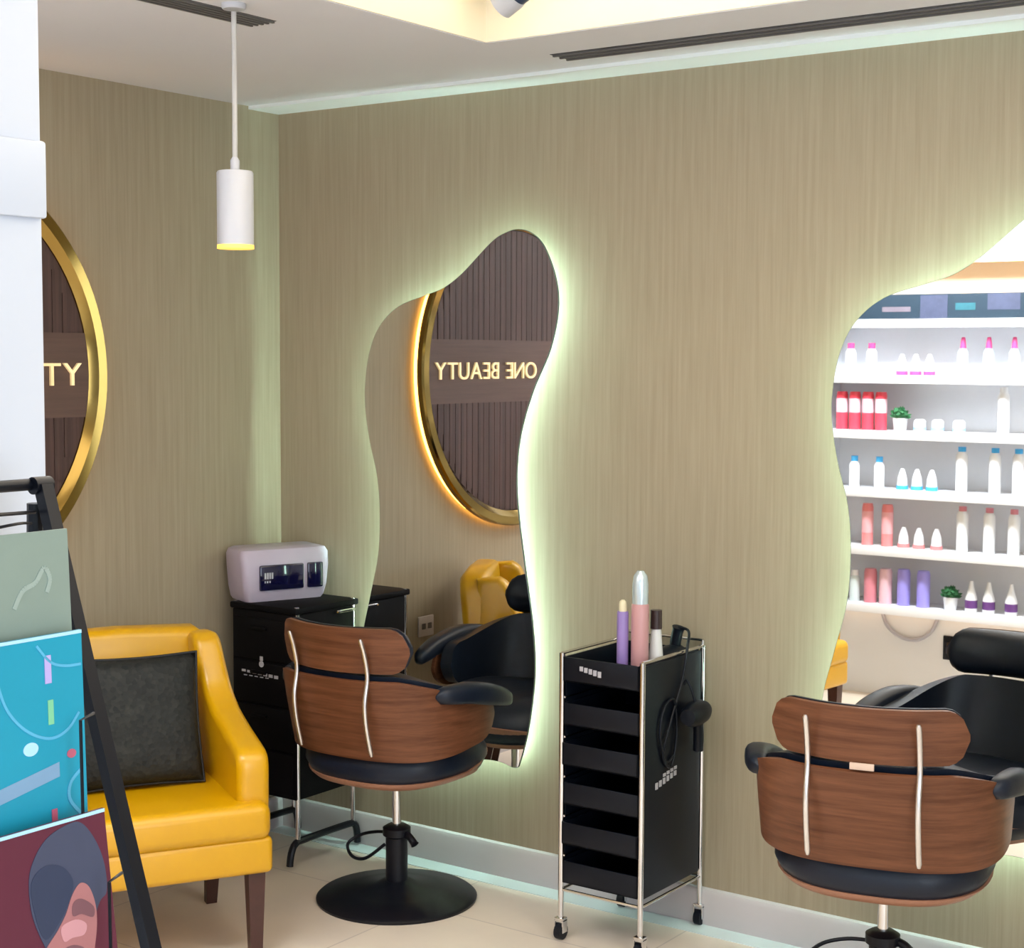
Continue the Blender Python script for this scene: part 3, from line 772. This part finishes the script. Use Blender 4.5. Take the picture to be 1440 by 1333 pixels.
leaflet('brochure', 'wine red brochure with a dark-haired person looking down, lowest in the rack', 1.14, 1.372, -1.098, -1.127, .950, .20, wine,
        [('hair', hair, poly([(-0.0878, 0.186), (-0.0816, 0.2036), (-0.0659, 0.2197), (-0.0428, 0.2269), (-0.0269, 0.2251), (-0.0133, 0.2065), (-0.0059, 0.1833), (-0.0063, 0.1595), (-0.0153, 0.1519), (-0.027, 0.1302), (-0.0327, 0.1118), (-0.0445, 0.1024), (-0.0662, 0.1104), (-0.0782, 0.1319), (-0.0872, 0.1591)], sm=5)),
         ('hair_shade', hair2, poly([(-0.0859, 0.186), (-0.0706, 0.1975), (-0.0518, 0.1926), (-0.0418, 0.1766), (-0.0499, 0.1591), (-0.0615, 0.1456), (-0.0766, 0.1361), (-0.0847, 0.1582)], .0006, .0010, sm=5)),
         ('face', skin, poly([(-0.0344, 0.1739), (-0.0259, 0.1687), (-0.0209, 0.1539), (-0.0205, 0.1381), (-0.0241, 0.1209), (-0.0311, 0.101), (-0.0403, 0.0859), (-0.056, 0.0828), (-0.0724, 0.099), (-0.0804, 0.1225), (-0.0633, 0.1401), (-0.0532, 0.1515), (-0.0441, 0.1665)], .0006, .0012, sm=5)),
         ('eye_shade', skin2, poly([(-0.0448, 0.1586), (-0.0357, 0.1607), (-0.0231, 0.1506), (-0.0247, 0.1416), (-0.0369, 0.1475), (-0.0459, 0.1481)], .0012, .0016, sm=4)),
         ('nose_light', blush, poly([(-0.0593, 0.1421), (-0.0436, 0.1445), (-0.0327, 0.1378), (-0.0361, 0.1294), (-0.0489, 0.13), (-0.058, 0.1293)], .0012, .0016, sm=4)),
         ('lips', skin2, poly([(-0.0612, 0.1223), (-0.0482, 0.1236), (-0.0373, 0.1176), (-0.0453, 0.1137), (-0.0567, 0.1152)], .0012, .0016, sm=4)),
         ('edge_line', pale, poly([(-.20, .229), (0, .229), (0, .232), (-.20, .232)]))])

# ================================================================== PRODUCT SHELVES (opposite wall, seen in the right mirror)
SXL, SXR = -3.56, -1.68
un = thing('shelving_unit', 'white wall shelving for hair products reflected in the right mirror', 'shelves', (SXL, .70, 0))
shw = mat('white_shelf_laminate', (.80, .82, .86), .4, noise=.02)
bkw = mat('white_shelf_back', (.76, .78, .83), .5, noise=.02)
Wd = SXR - SXL
obj('back_panel', B(0, Wd, 0, .012, .44, 2.30), bkw, un)
obj('side_panel', B(-.02, 0, 0, .25, .44, 2.30), shw, un)
SH = [1.970, 1.688, 1.405, 1.107, .810, .513]
for z in SH:
    obj('shelf', B(0, Wd, .012, .25, z - .042, z, bev=.002), shw, un)
obj('bulkhead', B(-.02, Wd, 0, .25, 2.26, CZ - .001), shw, un)
obj('niche_back', B(0, Wd, .012, .03, 2.0, 2.26), mat('warm_lit_niche_peach', (.80, .66, .50), .6), un)  # peach of the cove light is put into this colour
obj('led_strip', B(.02, Wd - .02, .20, .215, 2.245, 2.257), 'led_shelf', un)
obj('led_strip', B(.02, Wd - .02, .05, .060, .462, .470), emit('dim_amber_led', (1, .6, .3), 4), un)
navy = mat('dark_teal_board', (.018, .035, .055), .35, noise=.2, nscale=6)
sb = thing('sign_board', 'dark teal board with faint printed panels above the product shelves', 'sign', (SXL, .93, 1.9705))
obj('board', B(0, Wd, 0, .015, 0, .122), navy, sb)
bp_ = [mat('slate_print', (.05, .06, .11), .4, noise=.3, nscale=25), mat('grey_pink_print', (.14, .12, .15), .4, noise=.3, nscale=25), mat('teal_print', (.02, .10, .13), .4, noise=.3, nscale=25)]
for x0, x1, z0, z1, k in ((.32, .47, .035, .06, 1), (.52, .66, .0, .115, 0), (.70, .80, .04, .075, 2), (.86, 1.02, .04, .118, 0), (1.08, 1.2, .02, .06, 2), (1.3, 1.5, .03, .09, 0)):
    obj('print_panel', B(x0, x1, .015, .0165, z0, z1), bp_[k], sb)

K_ = {}
def km(n_, c, r=.35): K_[n_] = mat(n_, c, r, noise=.03, nscale=15)
km('w', (.80, .82, .86)); km('magenta', (.62, .06, .22)); km('red', (.78, .06, .10)); km('blue', (.06, .42, .85)); km('ltblue', (.30, .60, .90)); km('rose', (.66, .24, .30)); km('ltpink', (.80, .52, .60))
km('lav', (.34, .30, .80)); km('plum', (.14, .05, .22)); km('leafgreen', (.03, .16, .06), .7); km('grey', (.42, .50, .56)); km('coral', (.85, .26, .27)); km('clear', (.62, .72, .74), .15); km('ltred', (.85, .42, .46))
protos = {}
def prod(kind, x_, row, label, group, y=.86):
    z = SH[row] + .0003
    if kind in protos:
        return dup(protos[kind], (x_, y, z), 0, label, group)
    t = thing({'plant': 'potted_plant', 'jar': 'product_jar'}.get(kind.split('_')[0], 'product_bottle'), label, {'plant': 'plant', 'jar': 'jar', 'tube': 'tube'}.get(kind.split('_')[0], 'bottle'), (x_, y, z), 0, group)
    def part(n_, prof, m_): return obj(n_, lathe(nb(), prof, seg=20), K_[m_], t)
    k, c = kind.split('_')[0], kind.split('_')[1]
    def cyl(r, a, b_, rt=None): return [(.001, a), (r, a), (rt or r, b_), (.001, b_)]
    if k == 'bottle':
        bc, cc = {'magenta': ('w', 'magenta'), 'clearmagenta': ('grey', 'magenta'), 'blue': ('w', 'blue'), 'clear': ('clear', 'w')}[c]
        part('bottle_body', [(.001, 0), (.026, 0), (.027, .005), (.027, .115), (.016, .135), (.001, .136)], bc)
        part('bottle_cap', [(.001, .134), (.016, .134), (.013, .165), (.009, .19), (.001, .192)] if 'magenta' in c and c != 'magenta' else cyl(.018, .134, .162), cc)
        if c == 'clearmagenta': part('bottle_label', cyl(.0278, .02, .10), 'clear')
    elif k == 'tall':
        part('bottle_body', [(.001, 0), (.028, 0), (.029, .006), (.029, .185), (.018, .205), (.001, .206)], 'w')
        part('bottle_cap', cyl(.019, .204, .228), {'blue': 'blue', 'rose': 'rose', 'white': 'w'}[c])
    elif k == 'jar':
        part('jar_lid', cyl(.030, 0, .020), {'magenta': 'magenta', 'blue': 'blue', 'coral': 'coral'}[c])
        part('jar_body', [(.001, .019), (.027, .019), (.024, .06), (.010, .105), (.001, .107)], 'w')
    elif k == 'tube':
        bc, lc = {'red': ('red', 'ltpink'), 'coral': ('coral', 'ltred'), 'rose': ('rose', 'rose'), 'ltpink': ('ltpink', 'ltpink'), 'lav': ('lav', 'lav')}[c]
        h = {'red': .195, 'coral': .215, 'rose': .175, 'ltpink': .18, 'lav': .185}[c]; r = {'red': .030, 'coral': .029}.get(c, .033)
        part('tube_body', [(.001, 0), (r, 0), (r, h * .9), (r * .85, h), (.001, h)], bc)
        if bc != lc: part('tube_label', cyl(r + .001, h * (.45 if c == 'red' else .3), h * .82), lc)
    elif k == 'low':
        part('bottle_body', [(.001, 0), (.030, 0), (.031, .05), (.020, .062), (.001, .063)], 'w')
        part('bottle_label', cyl(.0315, .008, .022), 'ltblue')
    elif k == 'cone':
        part('bottle_body', [(.001, 0), (.030, 0), (.030, .07), (.014, .12), (.009, .155), (.001, .156)], 'w')
        part('bottle_label', cyl(.0308, .02, .06), 'plum')
    elif k == 'plant':
        part('pot', [(.001, 0), (.030, 0), (.038, .065), (.001, .066)], 'w')
        bm = nb(); rnd_ = random.Random(3)
        for q in range(110):
            a, e_ = rnd_.uniform(0, 2 * PI), rnd_.uniform(.05, PI / 2)
            d_ = Vector((math.cos(a) * math.cos(e_), math.sin(a) * math.cos(e_), math.sin(e_)))
            c0 = Vector((0, 0, .062)) + d_ * .030; tip = Vector((0, 0, .062)) + d_ * rnd_.uniform(.052, .066) ; s_ = d_.cross(Vector((rnd_.uniform(-1, 1), rnd_.uniform(-1, 1), 1))).normalized() * .011
            mid = (c0 + tip) / 2
            v = [bm.verts.new(p) for p in (c0, mid + s_, tip, mid - s_)]; bm.faces.new(v)
        lathe(bm, [(.001, .06), (.032, .062), (.040, .08), (.034, .100), (.015, .112), (.001, .114)], seg=16)
        obj('foliage', bm, K_['leafgreen'], t)
    protos[kind] = t
    return t
g = 'white bottles with magenta caps on the top product shelf'
prod('bottle_magenta', -3.441, 1, 'white bottle with magenta cap, first on the top product row', g)
prod('bottle_magenta', -3.327, 1, 'white bottle with magenta cap, second on the top product row', g)
nm3 = ('leftmost', 'middle', 'rightmost')
for i, x_ in enumerate((-3.162, -3.090, -3.018)): prod('jar_magenta', x_, 1, f'{nm3[i]} of three white jars with magenta lids down', 'white jars with magenta lids')
for i, x_ in enumerate((-2.847, -2.717, -2.590)): prod('bottle_clearmagenta', x_, 1, f'{nm3[i]} of three pale grey bottles with pointed magenta caps', 'grey bottles with pointed magenta caps')
nm4 = ('leftmost', 'second from left', 'third from left', 'rightmost')
for i, x_ in enumerate((-3.484, -3.413, -3.341, -3.270)): prod('tube_red', x_, 2, f'{nm4[i]} of four red tubes on the second product row', 'red tubes on the second row')
prod('plant_a', -3.166, 2, 'small round green plant in white pot beside the red tubes', 'small potted plants on the shelves')
for i, x_ in enumerate((-3.062, -2.968, -2.858)): prod('low_a', x_, 2, f'{nm3[i]} of three low white bottles beside the plant', 'low white bottles')
prod('tall_white', -2.636, 2, 'tall all-white bottle on the second product row', 'white tall bottle')
for i, x_ in enumerate((-3.409, -3.273)): prod('bottle_blue', x_, 3, f'{("left", "right")[i]} of two short white bottles with blue caps', 'short white bottles with blue caps')
for i, x_ in enumerate((-3.148, -3.070, -2.992)): prod('jar_blue', x_, 3, f'{nm3[i]} of three white jars with blue lids down', 'white jars with blue lids')
for i, x_ in enumerate((-2.839, -2.671, -2.555)): prod('tall_blue', x_, 3, f'{nm3[i]} of three tall white bottles with blue caps', 'tall white bottles with blue caps')
for i, x_ in enumerate((-3.331, -3.223)): prod('tube_coral', x_, 4, f'{("left", "right")[i]} of two tall coral tubes on the fourth row', 'coral tubes')
for i, x_ in enumerate((-3.134, -3.053, -2.960)): prod('jar_coral', x_, 4, f'{nm3[i]} of three white jars with coral lids down', 'white jars with coral lids')
for i, x_ in enumerate((-2.828, -2.692, -2.569)): prod('tall_rose', x_, 4, f'{nm3[i]} of three tall white bottles with rose caps', 'tall white bottles with rose caps')
prod('bottle_clear', -3.394, 5, 'pale clear bottle at the left end of the bottom product row', 'clear bottle')
prod('tube_rose', -3.308, 5, 'dusky pink tube on the bottom product row', 'pink tubes')
prod('tube_ltpink', -3.225, 5, 'pale pink tube on the bottom product row', 'pink tubes')
for i, x_ in enumerate((-3.128, -3.023)): prod('tube_lav', x_, 5, f'{("left", "right")[i]} of two lavender tubes on the bottom product row', 'lavender tubes')
prod('plant_a', -2.879, 5, 'small green plant in white pot on the bottom product row', 'small potted plants on the shelves')
for i, x_ in enumerate((-2.774, -2.685, -2.573)): prod('cone_a', x_, 5, f'{nm3[i]} of three white cone bottles with plum labels', 'white cone bottles')

# below the shelves
t = thing('wall_socket', 'black wall socket below the product shelves seen in the right mirror', 'socket', (-2.925, .70, .29))
obj('socket_plate', B(-.045, .045, 0, .010, -.062, .062, bev=.004), 'black_plastic', t)
obj('socket_screen', B(-.028, .028, .010, .012, -.03, .03, bev=.001), 'navy_glass', t)
tag(obj('cable', tube(nb(), smooth([(-3.30, .712, .44), (-3.27, .712, .37), (-3.19, .712, .318), (-3.10, .712, .318), (-3.03, .712, .37), (-3.0, .712, .44)], 6), .010, 8), mat('grey_cable', (.45, .45, .52), .5)),
    'grey cable hanging in a loop below the product shelves', 'cable')

# ================================================================== LIGHT
def area_light(name, loc, target, sx, sy, power, c):
    l = bpy.data.lights.new(name, 'AREA'); l.shape = 'RECTANGLE'; l.size = sx; l.size_y = sy; l.energy = power; l.color = c
    o = bpy.data.objects.new(name, l); col.objects.link(o); o.location = loc
    d = Vector(target) - Vector(loc); o.rotation_euler = d.to_track_quat('-Z', 'Y').to_euler(); return o
area_light('tray_light', (-.6, 2.5, TZ - .03), (-.6, 2.5, 0), 3.6, 1.8, 66, (1, .90, .78))
area_light('window_light', (2.9, .2, 1.6), (-1.8, 3.6, 1.2), 2.0, 2.2, 98, (.80, .90, 1))
area_light('shop_front_light', (.6, -2.6, 1.7), (-1.0, 4.0, .9), 3.0, 1.6, 52, (.76, .88, 1))
area_light('shelf_downlight', (-2.9, 1.75, CZ - .02), (-2.9, .8, 1.1), 1.4, .25, 118, (.93, .97, 1))
w = bpy.data.worlds.new('daylight'); sc.world = w; w.use_nodes = True
w.node_tree.nodes['Background'].inputs[0].default_value = (.80, .89, 1, 1); w.node_tree.nodes['Background'].inputs[1].default_value = .6

# ================================================================== CAMERA
F, W_, H_ = 2272.0, 1440, 1333
yaw, pit, rol = math.radians(35.5), math.radians(4.205), math.radians(.255)
fwd = Vector((-math.sin(yaw) * math.cos(pit), math.cos(yaw) * math.cos(pit), -math.sin(pit)))
rt = Vector((math.cos(yaw), math.sin(yaw), 0)); up = rt.cross(fwd)
rt, up = rt * math.cos(rol) + up * math.sin(rol), up * math.cos(rol) - rt * math.sin(rol)
cam = bpy.data.cameras.new('camera'); co = bpy.data.objects.new('camera', cam); col.objects.link(co)
cam.sensor_fit = 'HORIZONTAL'; cam.sensor_width = 36; cam.lens = 36 * F / W_; cam.clip_start = .05
co.matrix_world = Matrix(((rt.x, up.x, -fwd.x, 0), (rt.y, up.y, -fwd.y, 0), (rt.z, up.z, -fwd.z, H), (0, 0, 0, 1)))
sc.camera = co
sc.view_settings.view_transform = 'Standard'; sc.view_settings.look = 'None'; sc.view_settings.gamma = 1
sc.view_settings.use_curve_mapping = False; sc.view_settings.exposure = -.14
